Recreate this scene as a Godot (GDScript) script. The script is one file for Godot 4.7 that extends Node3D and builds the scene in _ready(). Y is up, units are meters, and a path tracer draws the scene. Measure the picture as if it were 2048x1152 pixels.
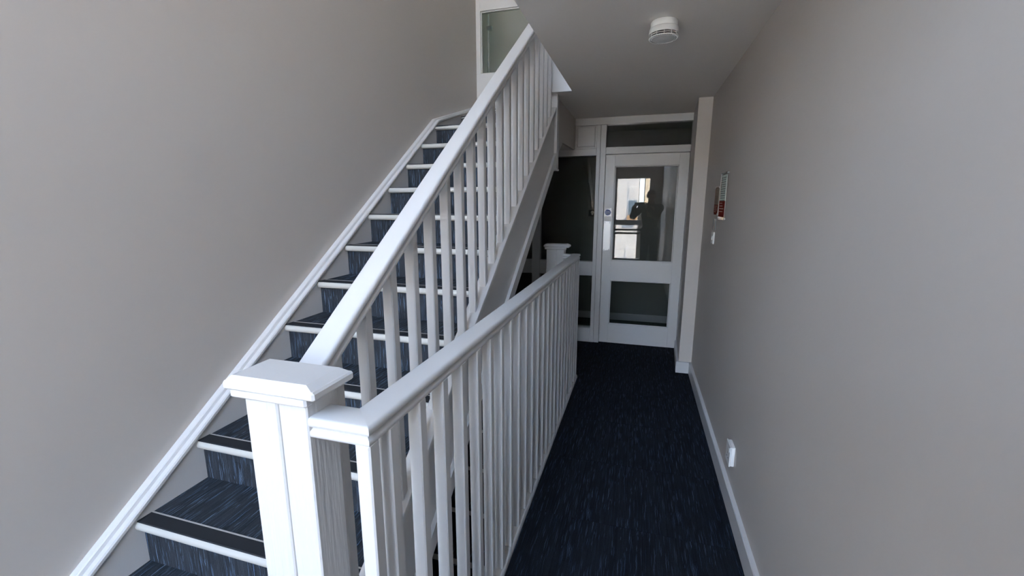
extends Node3D
# A stair hall: carpeted flight along the left wall, guard balustrade, corridor with a glazed fire door at its end.
# x right, y up, z towards the camera; the corridor floor is y = 0, its right wall x = 0, the glazed screen z = 0.

const RISE := 0.178        # one step up
const GOING := 0.2545      # one step back
const STRING_X := -2.205   # face of the wall string
const WALL_X := -2.257     # left wall
const BAL_X := -1.21       # middle of the stair balustrade
const GUARD_X := -1.0      # middle of the corridor balustrade
const UPPER := 2.67        # upper floor
const PITCH := 0.697

var M := {}
var rng := RandomNumberGenerator.new()
var used := {}


# ---------------------------------------------------------------- mesh building
class Bld:
	var v := PackedVector3Array()
	var n := PackedVector3Array()
	var t := PackedVector2Array()
	var shift := Vector2.ZERO

	func uv_of(p: Vector3, nn: Vector3) -> Vector2:
		var a := nn.abs()
		if a.y >= a.x and a.y >= a.z:
			return Vector2(p.x, p.z) + shift
		if a.x >= a.z:
			return Vector2(p.z, p.y) + shift
		return Vector2(p.x, p.y) + shift

	func tri(a: Vector3, b: Vector3, c: Vector3, na: Vector3, nb := Vector3.ZERO, nc := Vector3.ZERO) -> void:
		if nb == Vector3.ZERO:
			nb = na
		if nc == Vector3.ZERO:
			nc = na
		if (b - a).cross(c - a).dot(na + nb + nc) > 0.0:
			var s := b
			b = c
			c = s
			s = nb
			nb = nc
			nc = s
		var face := -(b - a).cross(c - a)
		for k in 3:
			var p: Vector3 = [a, b, c][k]
			v.append(p)
			n.append([na, nb, nc][k])
			t.append(uv_of(p, face.normalized()))

	func quad(a: Vector3, b: Vector3, c: Vector3, d: Vector3, nn: Vector3) -> void:
		tri(a, b, c, nn)
		tri(a, c, d, nn)

	func face(pts: Array, out: Vector3) -> void:   # a convex flat polygon; `out` says which side is outside
		var nn: Vector3 = (pts[1] - pts[0]).cross(pts[2] - pts[0]).normalized()
		if nn.dot(out) < 0.0:
			nn = -nn
		for k in range(1, pts.size() - 1):
			tri(pts[0], pts[k], pts[k + 1], nn)

	func box(lo: Vector3, hi: Vector3, c := 0.0) -> void:   # c: chamfer of every edge
		var m := (lo + hi) * 0.5
		var h := (hi - lo) * 0.5
		c = minf(c, 0.45 * minf(h.x, minf(h.y, h.z)) * 2.0)
		for ax in 3:
			var u := (ax + 1) % 3
			var w := (ax + 2) % 3
			for s in [-1.0, 1.0]:
				var q := []
				for k in [[-1, -1], [1, -1], [1, 1], [-1, 1]]:
					var p := Vector3.ZERO
					p[ax] = s * h[ax]
					p[u] = k[0] * (h[u] - c)
					p[w] = k[1] * (h[w] - c)
					q.append(m + p)
				var nn := Vector3.ZERO
				nn[ax] = s
				quad(q[0], q[1], q[2], q[3], nn)
		if c <= 0.0:
			return
		for ax in 3:
			var u := (ax + 1) % 3
			var w := (ax + 2) % 3
			for su in [-1.0, 1.0]:
				for sw in [-1.0, 1.0]:
					var q := []
					for k in [[-1, 0], [1, 0], [1, 1], [-1, 1]]:
						var p := Vector3.ZERO
						p[ax] = k[0] * (h[ax] - c)
						p[u] = su * (h[u] - (c if k[1] == 0 else 0.0))
						p[w] = sw * (h[w] - (0.0 if k[1] == 0 else c))
						q.append(m + p)
					var nn := Vector3.ZERO
					nn[u] = su
					nn[w] = sw
					quad(q[0], q[1], q[2], q[3], nn.normalized())
		for sx in [-1.0, 1.0]:
			for sy in [-1.0, 1.0]:
				for sz in [-1.0, 1.0]:
					var s := Vector3(sx, sy, sz)
					tri(m + s * (h - Vector3(0, c, c)), m + s * (h - Vector3(c, 0, c)), m + s * (h - Vector3(c, c, 0)), s.normalized())

	# a closed outline (x along U, y along W) drawn from A to B; mitre slides each end along the run by mitre * x
	func extrude(prof: PackedVector2Array, a: Vector3, b: Vector3, U: Vector3, W: Vector3, smooth_deg := 0.0, mitre_a := 0.0, mitre_b := 0.0, caps := true) -> void:
		var d := (b - a).normalized()
		var cnt := prof.size()
		var area := 0.0
		for i in cnt:
			area += prof[i].cross(prof[(i + 1) % cnt])
		var sg := 1.0 if area > 0.0 else -1.0
		var en := []
		for i in cnt:
			var e := (prof[(i + 1) % cnt] - prof[i]).normalized()
			en.append(Vector2(e.y, -e.x) * sg)
		var lim := cos(deg_to_rad(smooth_deg))
		var to3 := func(q: Vector2) -> Vector3:
			var nn: Vector3 = U.normalized() * q.x + W.normalized() * q.y
			return (nn - d * nn.dot(d)).normalized()
		var pa := []
		var pb := []
		for i in cnt:
			var off := U * prof[i].x + W * prof[i].y
			pa.append(a + off + d * (mitre_a * prof[i].x))
			pb.append(b + off + d * (mitre_b * prof[i].x))
		for i in cnt:
			var j := (i + 1) % cnt
			var e: Vector2 = en[i]
			var p: Vector2 = en[(i + cnt - 1) % cnt]
			var q: Vector2 = en[j]
			var n0: Vector3 = to3.call((e + p).normalized() if smooth_deg > 0.0 and e.dot(p) > lim else e)
			var n1: Vector3 = to3.call((e + q).normalized() if smooth_deg > 0.0 and e.dot(q) > lim else e)
			tri(pa[i], pa[j], pb[j], n0, n1, n1)
			tri(pa[i], pb[j], pb[i], n0, n1, n0)
		if caps:
			var idx := Geometry2D.triangulate_polygon(prof)
			for k in range(0, idx.size(), 3):
				tri(pa[idx[k]], pa[idx[k + 1]], pa[idx[k + 2]], -d)
				tri(pb[idx[k]], pb[idx[k + 1]], pb[idx[k + 2]], d)

	func lathe(prof: PackedVector2Array, c: Vector3, axis: Vector3, seg := 40, smooth_deg := 35.0) -> void:   # prof: (radius, height along axis)
		var w := axis.normalized()
		var u := w.cross(Vector3.RIGHT if absf(w.x) < 0.8 else Vector3.UP).normalized()
		var q := w.cross(u)
		var lim := cos(deg_to_rad(smooth_deg))
		var en := []
		for i in prof.size() - 1:
			var e := (prof[i + 1] - prof[i]).normalized()
			en.append(Vector2(e.y, -e.x))
		for i in prof.size() - 1:
			var e: Vector2 = en[i]
			var e0: Vector2 = en[i - 1] if i > 0 and e.dot(en[maxi(i - 1, 0)]) > lim else e
			var e1: Vector2 = en[i + 1] if i < en.size() - 1 and e.dot(en[mini(i + 1, en.size() - 1)]) > lim else e
			var m0 := (e + e0).normalized()
			var m1 := (e + e1).normalized()
			for k in seg:
				var r0 := u * cos(TAU * k / seg) + q * sin(TAU * k / seg)
				var r1 := u * cos(TAU * (k + 1) / seg) + q * sin(TAU * (k + 1) / seg)
				var a := c + r0 * prof[i].x + w * prof[i].y
				var b := c + r1 * prof[i].x + w * prof[i].y
				var a2 := c + r0 * prof[i + 1].x + w * prof[i + 1].y
				var b2 := c + r1 * prof[i + 1].x + w * prof[i + 1].y
				var na := r0 * m0.x + w * m0.y
				var nb := r1 * m0.x + w * m0.y
				var na2 := r0 * m1.x + w * m1.y
				var nb2 := r1 * m1.x + w * m1.y
				if prof[i].x > 1e-6:
					tri(a, b, b2, na, nb, nb2)
				if prof[i + 1].x > 1e-6:
					tri(a, b2, a2, na, nb2, na2)

	func slab(poly: Array, y_low: Callable, y_high: float) -> void:   # plan outline [Vector2(x, z)], any simple outline
		var p2 := PackedVector2Array(poly)
		var idx := Geometry2D.triangulate_polygon(p2)
		for k in range(0, idx.size(), 3):
			var q := [p2[idx[k]], p2[idx[k + 1]], p2[idx[k + 2]]]
			tri(Vector3(q[0].x, y_high, q[0].y), Vector3(q[1].x, y_high, q[1].y), Vector3(q[2].x, y_high, q[2].y), Vector3.UP)
			tri(Vector3(q[0].x, y_low.call(q[0].y), q[0].y), Vector3(q[1].x, y_low.call(q[1].y), q[1].y), Vector3(q[2].x, y_low.call(q[2].y), q[2].y), Vector3.DOWN)
		var area := 0.0
		for i in p2.size():
			area += p2[i].cross(p2[(i + 1) % p2.size()])
		for i in p2.size():
			var a := p2[i]
			var b := p2[(i + 1) % p2.size()]
			var e := (b - a).normalized()
			var nn := Vector3(e.y, 0, -e.x) * (1.0 if area > 0.0 else -1.0)
			quad(Vector3(a.x, y_low.call(a.y), a.y), Vector3(b.x, y_low.call(b.y), b.y), Vector3(b.x, y_high, b.y), Vector3(a.x, y_high, a.y), nn)

	func mesh(origin := Vector3.ZERO) -> ArrayMesh:
		var arr := []
		arr.resize(Mesh.ARRAY_MAX)
		var moved := PackedVector3Array()
		moved.resize(v.size())
		for i in v.size():
			moved[i] = v[i] - origin
		arr[Mesh.ARRAY_VERTEX] = moved
		arr[Mesh.ARRAY_NORMAL] = n
		arr[Mesh.ARRAY_TEX_UV] = t
		var m := ArrayMesh.new()
		m.add_surface_from_arrays(Mesh.PRIMITIVE_TRIANGLES, arr)
		return m


func numbered(called: String) -> String:
	var k: int = used.get(called, 0)
	used[called] = k + 1
	return called if k == 0 else "%s_%03d" % [called, k]


func where(o: Node3D) -> Vector3:
	var p := Vector3.ZERO
	while o != self:
		p += o.position
		o = o.get_parent()
	return p


func thing(called: String, label: String, category: String, at: Vector3, group := "") -> Node3D:
	var o := Node3D.new()
	o.name = numbered(called)
	o.position = at
	o.set_meta("label", label)
	o.set_meta("category", category)
	if group:
		o.set_meta("group", group)
	add_child(o, true)
	return o


func put(called: String, b: Bld, m: Material, parent: Node3D) -> MeshInstance3D:   # b is built in world places
	var o := MeshInstance3D.new()
	o.name = called
	o.mesh = b.mesh(where(parent))
	o.material_override = m
	parent.add_child(o, true)
	return o


func solo(called: String, label: String, category: String, b: Bld, m: Material, at: Vector3, group := "") -> MeshInstance3D:
	var o := MeshInstance3D.new()
	o.name = numbered(called)
	o.position = at
	o.mesh = b.mesh(at)
	o.material_override = m
	o.set_meta("label", label)
	o.set_meta("category", category)
	if group:
		o.set_meta("group", group)
	add_child(o, true)
	return o


func struct(called: String, b: Bld, m: Material, label := "", category := "") -> MeshInstance3D:
	var o := MeshInstance3D.new()
	o.name = numbered(called)
	o.mesh = b.mesh()
	o.material_override = m
	o.set_meta("kind", "structure")
	if label:
		o.set_meta("label", label)
		o.set_meta("category", category)
	add_child(o, true)
	return o


func cube(lo: Vector3, hi: Vector3, c := 0.0) -> Bld:
	var b := Bld.new()
	b.box(lo, hi, c)
	return b


# ---------------------------------------------------------------- materials
func lin(r: float, g: float, b: float) -> Color:
	return Color(r, g, b).linear_to_srgb()


func mat(called: String, c: Color, rough: float, spec := 0.5, metal := 0.0) -> StandardMaterial3D:
	var m := StandardMaterial3D.new()
	m.resource_name = called
	m.albedo_color = c
	m.roughness = rough
	m.metallic = metal
	m.metallic_specular = spec
	M[called] = m
	return m


func bumpy(m: StandardMaterial3D, freq: float, stretch: Vector3, height_cm: float, sd: int) -> void:
	var nz := FastNoiseLite.new()
	nz.seed = sd
	nz.noise_type = FastNoiseLite.TYPE_SIMPLEX_SMOOTH
	nz.frequency = freq
	nz.fractal_octaves = 3
	var tx := NoiseTexture2D.new()
	tx.width = 512
	tx.height = 512
	tx.seamless = true
	tx.noise = nz
	m.heightmap_enabled = true
	m.heightmap_texture = tx
	m.heightmap_scale = height_cm
	m.uv1_triplanar = true
	m.uv1_world_triplanar = true
	m.uv1_scale = stretch


func carpet() -> void:
	# loop-pile carpet: fine ribs along v, dark navy yarns, short pale-blue flecks that run with the ribs
	var size := 512
	var col := Image.create(size, size, false, Image.FORMAT_RGB8)
	var hgt := Image.create(size, size, false, Image.FORMAT_RGB8)
	var nz := FastNoiseLite.new()
	nz.seed = 5
	nz.frequency = 0.02
	var lines := []
	for x in size:
		lines.append(rng.randf())
	for y in size:
		for x in size:
			var rib := 0.5 + 0.5 * sin(TAU * x / 4.0)
			var grain := rng.randf()
			var k: float = 0.55 + 0.5 * lines[x] * lines[x] + 0.35 * (grain - 0.5) + 0.25 * nz.get_noise_2d(x * 1.0, y * 0.18)
			k *= 0.8 + 0.35 * rib
			col.set_pixel(x, y, lin(0.052 * k, 0.060 * k, 0.072 * k))
			var hh := clampf(0.25 + 0.5 * rib + 0.35 * (grain - 0.5), 0.0, 1.0)
			hgt.set_pixel(x, y, Color(hh, hh, hh))
	for i in 420:
		var x := rng.randi_range(0, size - 1)
		var y := rng.randi_range(0, size - 1)
		var run := rng.randi_range(24, 125)
		var wide := 2 if rng.randf() < 0.55 else 1
		var strong := pow(rng.randf(), 1.7)
		var tint := Color(0.30, 0.42, 0.58).lerp(Color(0.12, 0.21, 0.36), rng.randf())
		for s in run:
			var wob := int(round(sin(s * 0.09 + i) * 0.6))
			var fade := strong * (0.55 + 0.45 * rng.randf()) * sin(PI * (s + 0.5) / run)
			for w in wide:
				var px := (x + w + wob + size) % size
				var py := (y + s) % size
				var old := col.get_pixel(px, py).srgb_to_linear()
				col.set_pixel(px, py, old.lerp(tint, clampf(fade * 1.2, 0.0, 1.0)).linear_to_srgb())
	var m := mat("carpet", Color(1, 1, 1), 0.95, 0.2)
	m.albedo_texture = ImageTexture.create_from_image(col)
	m.heightmap_enabled = true
	m.heightmap_texture = ImageTexture.create_from_image(hgt)
	m.heightmap_scale = 0.25
	m.uv1_scale = Vector3(2, 2, 2)   # 0.5 m a repeat
	var c := m.duplicate()           # the same carpet, with the corridor's weaker light put into a darker tint
	c.resource_name = "carpet_shaded"
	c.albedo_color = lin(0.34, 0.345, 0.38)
	M.carpet_shaded = c


func notice_print(called: String, upper: Color, lower: Color, share: float, sd: int) -> void:
	# the print of a fire notice: pale upper part with rows of text, coloured lower band; too small in the photograph to read
	var w := 128
	var h := 180
	var im := Image.create(w, h, false, Image.FORMAT_RGB8)
	im.fill(upper)
	im.fill_rect(Rect2i(0, int(h * share), w, h - int(h * share)), lower)
	var r := RandomNumberGenerator.new()
	r.seed = sd
	for k in 11:
		var y := 10 + int(k * h * share / 11.5)
		var x := 24
		while x < 112:
			var l := r.randi_range(4, 12)
			im.fill_rect(Rect2i(x, y, mini(l, 114 - x), 3), Color(0.25, 0.28, 0.27))
			x += l + 3
		im.fill_rect(Rect2i(8, y - 2, 9, 7), Color(0.55, 0.2, 0.16))
	for k in 4:
		var y := int(h * share) + 8 + k * 12
		im.fill_rect(Rect2i(12, y, r.randi_range(50, 100), 3), Color(0.86, 0.8, 0.76))
	var m := mat(called, Color(1, 1, 1), 0.75, 0.2)
	m.albedo_texture = ImageTexture.create_from_image(im)


func materials() -> void:
	bumpy(mat("wall_paint", lin(0.56, 0.515, 0.468), 0.52, 0.4), 0.02, Vector3(2.5, 2.5, 2.5), 0.022, 3)
	mat("ceiling_paint", lin(0.80, 0.76, 0.71), 0.7, 0.35)
	mat("white_paint", lin(0.62, 0.61, 0.595), 0.32, 0.5)
	bumpy(mat("brushed_paint", lin(0.62, 0.61, 0.595), 0.32, 0.5), 0.03, Vector3(5.0, 0.35, 5.0), 0.09, 7)
	mat("gloss_white", lin(0.64, 0.63, 0.615), 0.3)
	mat("nosing_paint", lin(0.53, 0.52, 0.48), 0.45)
	mat("lobby_shade", lin(0.22, 0.215, 0.20), 0.6, 0.4)  # the dim lobby's shade is put into this darker colour
	mat("plaster", lin(0.55, 0.53, 0.51), 0.8, 0.3)
	mat("white_plastic", lin(0.78, 0.775, 0.75), 0.35)
	mat("grey_plastic", lin(0.2, 0.2, 0.2), 0.5)
	mat("black_plastic", lin(0.006, 0.006, 0.007), 0.6, 0.2)
	mat("rubber", lin(0.022, 0.024, 0.028), 0.7, 0.3)
	mat("nosing_trim", lin(0.42, 0.40, 0.37), 0.5)
	mat("aluminium", lin(0.62, 0.62, 0.61), 0.45, 0.5, 1.0)
	mat("screw", lin(0.3, 0.3, 0.3), 0.35, 0.5, 1.0)
	mat("sign_blue", lin(0.012, 0.05, 0.2), 0.4)
	mat("sign_silver", lin(0.5, 0.5, 0.5), 0.4, 0.5, 0.6)
	mat("print_white", lin(0.75, 0.78, 0.82), 0.5)
	var g := mat("glass", Color(0.55, 0.6, 0.57, 0.02), 0.0)
	g.transparency = BaseMaterial3D.TRANSPARENCY_ALPHA
	g = mat("dimmed_glass", Color(0.2, 0.23, 0.19, 0.22), 0.0)  # dark tint stands in for the dimness of the lobby behind
	g.transparency = BaseMaterial3D.TRANSPARENCY_ALPHA
	g = mat("upper_glass", Color(0.62, 0.70, 0.62, 0.12), 0.0)
	g.transparency = BaseMaterial3D.TRANSPARENCY_ALPHA
	mat("skin", lin(0.45, 0.27, 0.19), 0.55)
	mat("jacket", lin(0.02, 0.022, 0.028), 0.85)
	mat("trousers", lin(0.018, 0.02, 0.03), 0.9)
	mat("hair", lin(0.02, 0.014, 0.01), 0.6)
	mat("shoe", lin(0.015, 0.015, 0.015), 0.5)
	var p := mat("acrylic", Color(0.9, 0.95, 0.93, 0.05), 0.04)
	p.transparency = BaseMaterial3D.TRANSPARENCY_ALPHA
	mat("render_white", lin(0.72, 0.70, 0.66), 0.85, 0.2)
	mat("render_cream", lin(0.74, 0.66, 0.52), 0.85, 0.2)
	mat("brick_tan", lin(0.55, 0.33, 0.17), 0.9, 0.2)
	mat("dark_glass", lin(0.16, 0.22, 0.27), 0.05, 0.8)
	mat("dark_metal", lin(0.03, 0.03, 0.034), 0.4, 0.5)
	mat("bounce_paving", lin(0.34, 0.32, 0.29), 0.95, 0.2)  # unseen street, lightened to bounce more sun up to the ceiling
	carpet()
	notice_print("notice_large", Color(0.86, 0.9, 0.86), Color(0.5, 0.13, 0.09), 0.62, 11)
	notice_print("notice_small", Color(0.62, 0.56, 0.5), Color(0.42, 0.17, 0.1), 0.64, 12)


# ---------------------------------------------------------------- profiles
func rail_profile() -> PackedVector2Array:
	var right := [[0.027, 0.0], [0.031, -0.0012], [0.0338, -0.0042], [0.035, -0.008], [0.035, -0.013], [0.0338, -0.0168], [0.031, -0.019], [0.0262, -0.0200], [0.0240, -0.0215], [0.0240, -0.0250], [0.0262, -0.0268], [0.0312, -0.029], [0.0325, -0.033], [0.0322, -0.0375], [0.030, -0.0415], [0.026, -0.044], [0.022, -0.045]]
	var p := PackedVector2Array()
	for q in right:
		p.append(Vector2(q[0], q[1]))
	for k in right.size():
		var q: Array = right[right.size() - 1 - k]
		p.append(Vector2(-q[0], q[1]))
	return p


func rounded(w: float, h: float, r: float, seg := 3) -> PackedVector2Array:   # a rounded rectangle, its middle at the origin
	var p := PackedVector2Array()
	for k in 4:
		var c: Vector2 = [Vector2(w / 2 - r, h / 2 - r), Vector2(-w / 2 + r, h / 2 - r), Vector2(-w / 2 + r, -h / 2 + r), Vector2(w / 2 - r, -h / 2 + r)][k]
		for s in seg + 1:
			var a := PI / 2 * (k + float(s) / seg)
			p.append(c + Vector2(cos(a), sin(a)) * r)
	return p


func nose_z(k: int) -> float:   # front of the nosing of step k
	return 3.97 - GOING * (k - 1)


func ceil_y(z: float) -> float:
	return 2.335 - 0.0106 * z


func _ready() -> void:
	rng.seed = 20
	# ------------------------------------------------ camera, sky, sun, exposure
	var cam := Camera3D.new()
	cam.name = "camera"
	cam.position = Vector3(-0.51, 1.4895, 4.6382)
	cam.basis = Basis(Vector3.UP, 0.2859) * Basis(Vector3.RIGHT, -0.1927)
	cam.fov = rad_to_deg(2.0 * atan(576.0 / 859.69))
	cam.near = 0.03
	add_child(cam)
	cam.current = true

	var env := Environment.new()
	var sky := Sky.new()
	var sm := ProceduralSkyMaterial.new()
	sm.sky_top_color = Color(0.64, 0.75, 0.905)
	sm.sky_horizon_color = Color(0.88, 0.92, 0.96)
	sm.sky_curve = 0.2
	sm.ground_bottom_color = Color(0.4, 0.39, 0.37)
	sm.ground_horizon_color = Color(0.6, 0.6, 0.58)
	sm.sky_energy_multiplier = 2.4
	sky.sky_material = sm
	env.background_mode = Environment.BG_SKY
	env.sky = sky
	env.ambient_light_source = Environment.AMBIENT_SOURCE_SKY
	env.reflected_light_source = Environment.REFLECTION_SOURCE_SKY
	env.tonemap_mode = Environment.TONE_MAPPER_LINEAR
	env.tonemap_exposure = 3.8
	env.sdfgi_enabled = true
	env.ssao_enabled = true
	env.ssil_enabled = true
	var we := WorldEnvironment.new()
	we.name = "sky"
	we.environment = env
	add_child(we)

	var sun := DirectionalLight3D.new()
	sun.name = "sun"
	sun.light_color = Color(1.0, 0.93, 0.82)
	sun.light_energy = 4.4
	sun.light_angular_distance = 0.6
	sun.shadow_enabled = true
	sun.basis = Basis.looking_at(Vector3(-0.6, -0.9, 0.8).normalized())   # from behind the house: the facades across the street stand in the sun
	add_child(sun)

	materials()
	shell()
	screens()
	stairs_up()
	stairs_down()
	balustrades()
	fittings()
	outside()
	photographer()


# ---------------------------------------------------------------- the room
func shell() -> void:
	var b := Bld.new()
	b.box(Vector3(WALL_X - 0.15, -2.85, -0.06), Vector3(WALL_X, 5.15, 7.35))
	struct("wall_left", b, M.wall_paint, "smooth grey painted wall rising beside the carpeted stairs", "wall")
	b = Bld.new()
	b.box(Vector3(0, -2.85, -0.06), Vector3(0.15, 5.15, 7.35))
	struct("wall_right", b, M.wall_paint, "smooth grey painted wall along the corridor with notices and a switch", "wall")
	b = Bld.new()   # the splayed pier between the right wall and the door frame
	b.slab([Vector2(-0.107, 0.69), Vector2(0.0, 0.69), Vector2(0.0, 0.0), Vector2(-0.072, 0.0)], func(_z: float) -> float: return -0.006, 2.345)
	struct("wall_pier", b, M.wall_paint, "narrow painted pier projecting beside the glazed door", "wall")
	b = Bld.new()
	b.box(Vector3(-5.2, -2.85, -1.15), Vector3(3.2, UPPER, -1.0))  # lobby stretched sideways, out of view, so less light bounces back
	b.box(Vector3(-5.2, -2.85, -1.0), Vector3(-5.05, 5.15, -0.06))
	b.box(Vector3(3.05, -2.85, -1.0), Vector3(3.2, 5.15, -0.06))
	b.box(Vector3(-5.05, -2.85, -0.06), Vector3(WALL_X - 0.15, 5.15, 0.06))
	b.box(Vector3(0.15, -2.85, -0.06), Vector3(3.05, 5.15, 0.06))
	struct("wall_lobby", b, M.lobby_shade)
	b = Bld.new()
	b.box(Vector3(-5.2, UPPER, -1.15), Vector3(3.2, 5.15, -1.0))
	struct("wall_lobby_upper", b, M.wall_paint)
	# the window wall behind the camera
	b = Bld.new()
	var z0 := 7.2
	var z1 := 7.35
	b.box(Vector3(WALL_X, -2.85, z0), Vector3(0, 0.0, z1))
	b.box(Vector3(WALL_X, 0.0, z0), Vector3(-2.16, 5.15, z1))
	b.box(Vector3(-0.25, 0.0, z0), Vector3(0, 2.2, z1))
	b.box(Vector3(-0.1, 2.4, z0), Vector3(0, 5.15, z1))
	b.box(Vector3(-2.16, 2.2, z0), Vector3(0, 2.4, z1))
	b.box(Vector3(-2.16, 4.92, z0), Vector3(-0.1, 5.15, z1))
	struct("wall_back", b, M.wall_paint)
	b = Bld.new()   # upper floor: corridor ceiling, landing over the winders, cut short of the camera to let in more light
	b.slab([Vector2(-1.05, 1.2), Vector2(-1.05, 4.3), Vector2(0.0, 4.3), Vector2(0.0, 0.05), Vector2(-1.23, 0.05), Vector2(-1.23, 1.2)], ceil_y, UPPER)
	struct("ceiling", b, M.ceiling_paint, "flat painted ceiling over the corridor, carrying the smoke detector", "ceiling")
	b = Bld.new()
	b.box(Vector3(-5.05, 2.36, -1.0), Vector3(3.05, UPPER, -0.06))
	struct("ceiling_lobby", b, M.lobby_shade)
	b = Bld.new()
	b.box(Vector3(WALL_X, 5.0, -0.06), Vector3(0, 5.15, 7.2))
	b.box(Vector3(-5.05, 5.0, -1.0), Vector3(3.05, 5.15, -0.06))
	struct("ceiling_upper", b, M.ceiling_paint)
	b = Bld.new()
	b.box(Vector3(WALL_X, -2.85, -0.06), Vector3(0, -2.7, 7.2))
	b.box(Vector3(-5.05, -2.85, -1.0), Vector3(3.05, -2.7, -0.06))
	struct("floor_lower", b, M.carpet)
	# the floor of this storey with its carpet tiles
	b = Bld.new()
	b.slab([Vector2(WALL_X, -0.06), Vector2(-5.05, -0.06), Vector2(-5.05, -1.0), Vector2(3.05, -1.0), Vector2(3.05, -0.06), Vector2(0, -0.06), Vector2(0, 7.2), Vector2(WALL_X, 7.2), Vector2(WALL_X, 3.95), Vector2(-1.03, 3.95), Vector2(-1.03, 1.08), Vector2(WALL_X, 1.08)], func(_z: float) -> float: return -0.3, -0.007)
	var fl := struct("floor", b, M.rubber, "dark navy carpet tiles with pale blue flecks running along the corridor", "floor")
	for zone in [[-1.03, 0.0, -0.06, 7.2], [WALL_X, -1.03, -0.06, 1.08], [-2.6, 0.4, -1.0, -0.06], [WALL_X, -1.03, 3.95, 7.2]]:
		var z: float = 3.3 - 0.5 * 9
		while z < zone[3]:
			var x := -3.0
			while x < zone[1]:
				var lo := Vector2(maxf(x, zone[0]), maxf(z, zone[2]))
				var hi := Vector2(minf(x + 0.5, zone[1]), minf(z + 0.5, zone[3]))
				if hi.x - lo.x > 0.01 and hi.y - lo.y > 0.01:
					var t := Bld.new()
					t.shift = Vector2(rng.randf(), rng.randf())
					t.box(Vector3(lo.x + 0.0002, -0.007, lo.y + 0.0004), Vector3(hi.x - 0.0002, 0.0, hi.y - 0.0004), 0.0006)
					put("carpet_tile", t, M.carpet_shaded, fl)
				x += 0.5
			z += 0.5
	# skirtings
	var sk := PackedVector2Array([Vector2(0, 0), Vector2(0.021, 0), Vector2(0.021, 0.098), Vector2(0.017, 0.102), Vector2(0, 0.102)])
	b = Bld.new()
	b.extrude(sk, Vector3(0, 0, 7.2), Vector3(0, 0, 0.711), Vector3.LEFT, Vector3.UP)
	struct("baseboard_right", b, M.white_paint, "white skirting board along the foot of the right wall", "skirting board")
	b = Bld.new()
	b.extrude(sk, Vector3(0.0, 0, 0.69), Vector3(-0.107, 0, 0.69), Vector3.BACK, Vector3.UP, 0.0, 0.0, 1.0)
	b.extrude(sk, Vector3(-0.107, 0, 0.69), Vector3(-0.074, 0, 0.05), Vector3(-1, 0, 0), Vector3.UP, 0.0, -1.0, 0.0)
	struct("baseboard_pier", b, M.white_paint, "white skirting block wrapped round the foot of the pier", "skirting board")
	b = Bld.new()
	b.box(Vector3(-5.05, 0, -1.0), Vector3(3.05, 0.09, -0.98), 0.003)
	struct("baseboard_lobby", b, M.white_paint)
	# bulkhead that boxes in the winders, its underside, and the fascia of the upper landing
	b = Bld.new()
	b.extrude(PackedVector2Array([Vector2(1.07, 1.86), Vector2(0.953, 1.915), Vector2(0.759, 2.014), Vector2(0.05, 2.035), Vector2(0.05, 2.345), Vector2(1.07, 2.335)]), Vector3(-1.215, 0, 0), Vector3(-1.19, 0, 0), Vector3.BACK, Vector3.UP)
	struct("wall_bulkhead", b, M.wall_paint, "painted bulkhead between the stair head and the door screen", "wall")
	b = Bld.new()
	b.box(Vector3(-1.26, 2.318, 1.2), Vector3(-1.05, UPPER + 0.05, 1.222), 0.002)
	struct("trim_1", b, M.white_paint, "white fascia board closing the edge of the upper landing", "fascia")
	b = Bld.new()   # lining of the stairwell edge under the guard
	b.box(Vector3(-1.05, -0.3, 1.08), Vector3(-1.03, -0.004, 3.95))
	struct("trim_2", b, M.white_paint)
	# windows behind the camera; the upper one unseen, widened to throw in more light
	var n := 0
	for s in [[0.0, 2.2, 0.947, 1.08, -0.25], [2.4, 4.92, 3.5, 3.58, -0.10]]:
		n += 1
		var w := struct("window_%d" % n, Bld_frame(s), M.white_paint, ["wide white framed landing window seen as a reflection in the door glass", "white framed window of the storey above"][n - 1], "window")
		for col in [[-2.10, -1.18], [-1.12, s[4] - 0.06]]:
			for row in [[s[0] + 0.06, s[2]], [s[3], s[1] - 0.06]]:
				put("glass_pane", cube(Vector3(col[0], row[0], 7.265), Vector3(col[1], row[1], 7.27)), M.glass, w)


func Bld_frame(s: Array) -> Bld:
	var b := Bld.new()
	for x in [[-2.16, -2.10], [-1.18, -1.12], [s[4] - 0.06, s[4]]]:
		b.box(Vector3(x[0], s[0], 7.23), Vector3(x[1], s[1], 7.3), 0.004)
	for y in [[s[0], s[0] + 0.06], [s[2], s[3]], [s[1] - 0.06, s[1]]]:
		b.box(Vector3(-2.16, y[0], 7.232), Vector3(s[4], y[1], 7.298), 0.004)
	return b


# ---------------------------------------------------------------- glazed screens at the far end
func pane(t: Node3D, x0: float, x1: float, y0: float, y1: float, z := 0.0, m: Material = null) -> void:
	put("glass_pane", cube(Vector3(x0 - 0.004, y0 - 0.004, z - 0.003), Vector3(x1 + 0.004, y1 + 0.004, z + 0.003)), m if m else M.dimmed_glass, t)


func bead(t: Node3D, x0: float, x1: float, y0: float, y1: float, z: float, called := "glazing_bead") -> void:   # a slim moulding round an opening
	var b := Bld.new()
	var w := 0.012
	b.box(Vector3(x0, y0, z), Vector3(x1, y0 + w, z + 0.012), 0.004)
	b.box(Vector3(x0, y1 - w, z), Vector3(x1, y1, z + 0.012), 0.004)
	b.box(Vector3(x0, y0 + w, z), Vector3(x0 + w, y1 - w, z + 0.012), 0.004)
	b.box(Vector3(x1 - w, y0 + w, z), Vector3(x1, y1 - w, z + 0.012), 0.004)
	put(called, b, M.white_paint, t)


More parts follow.
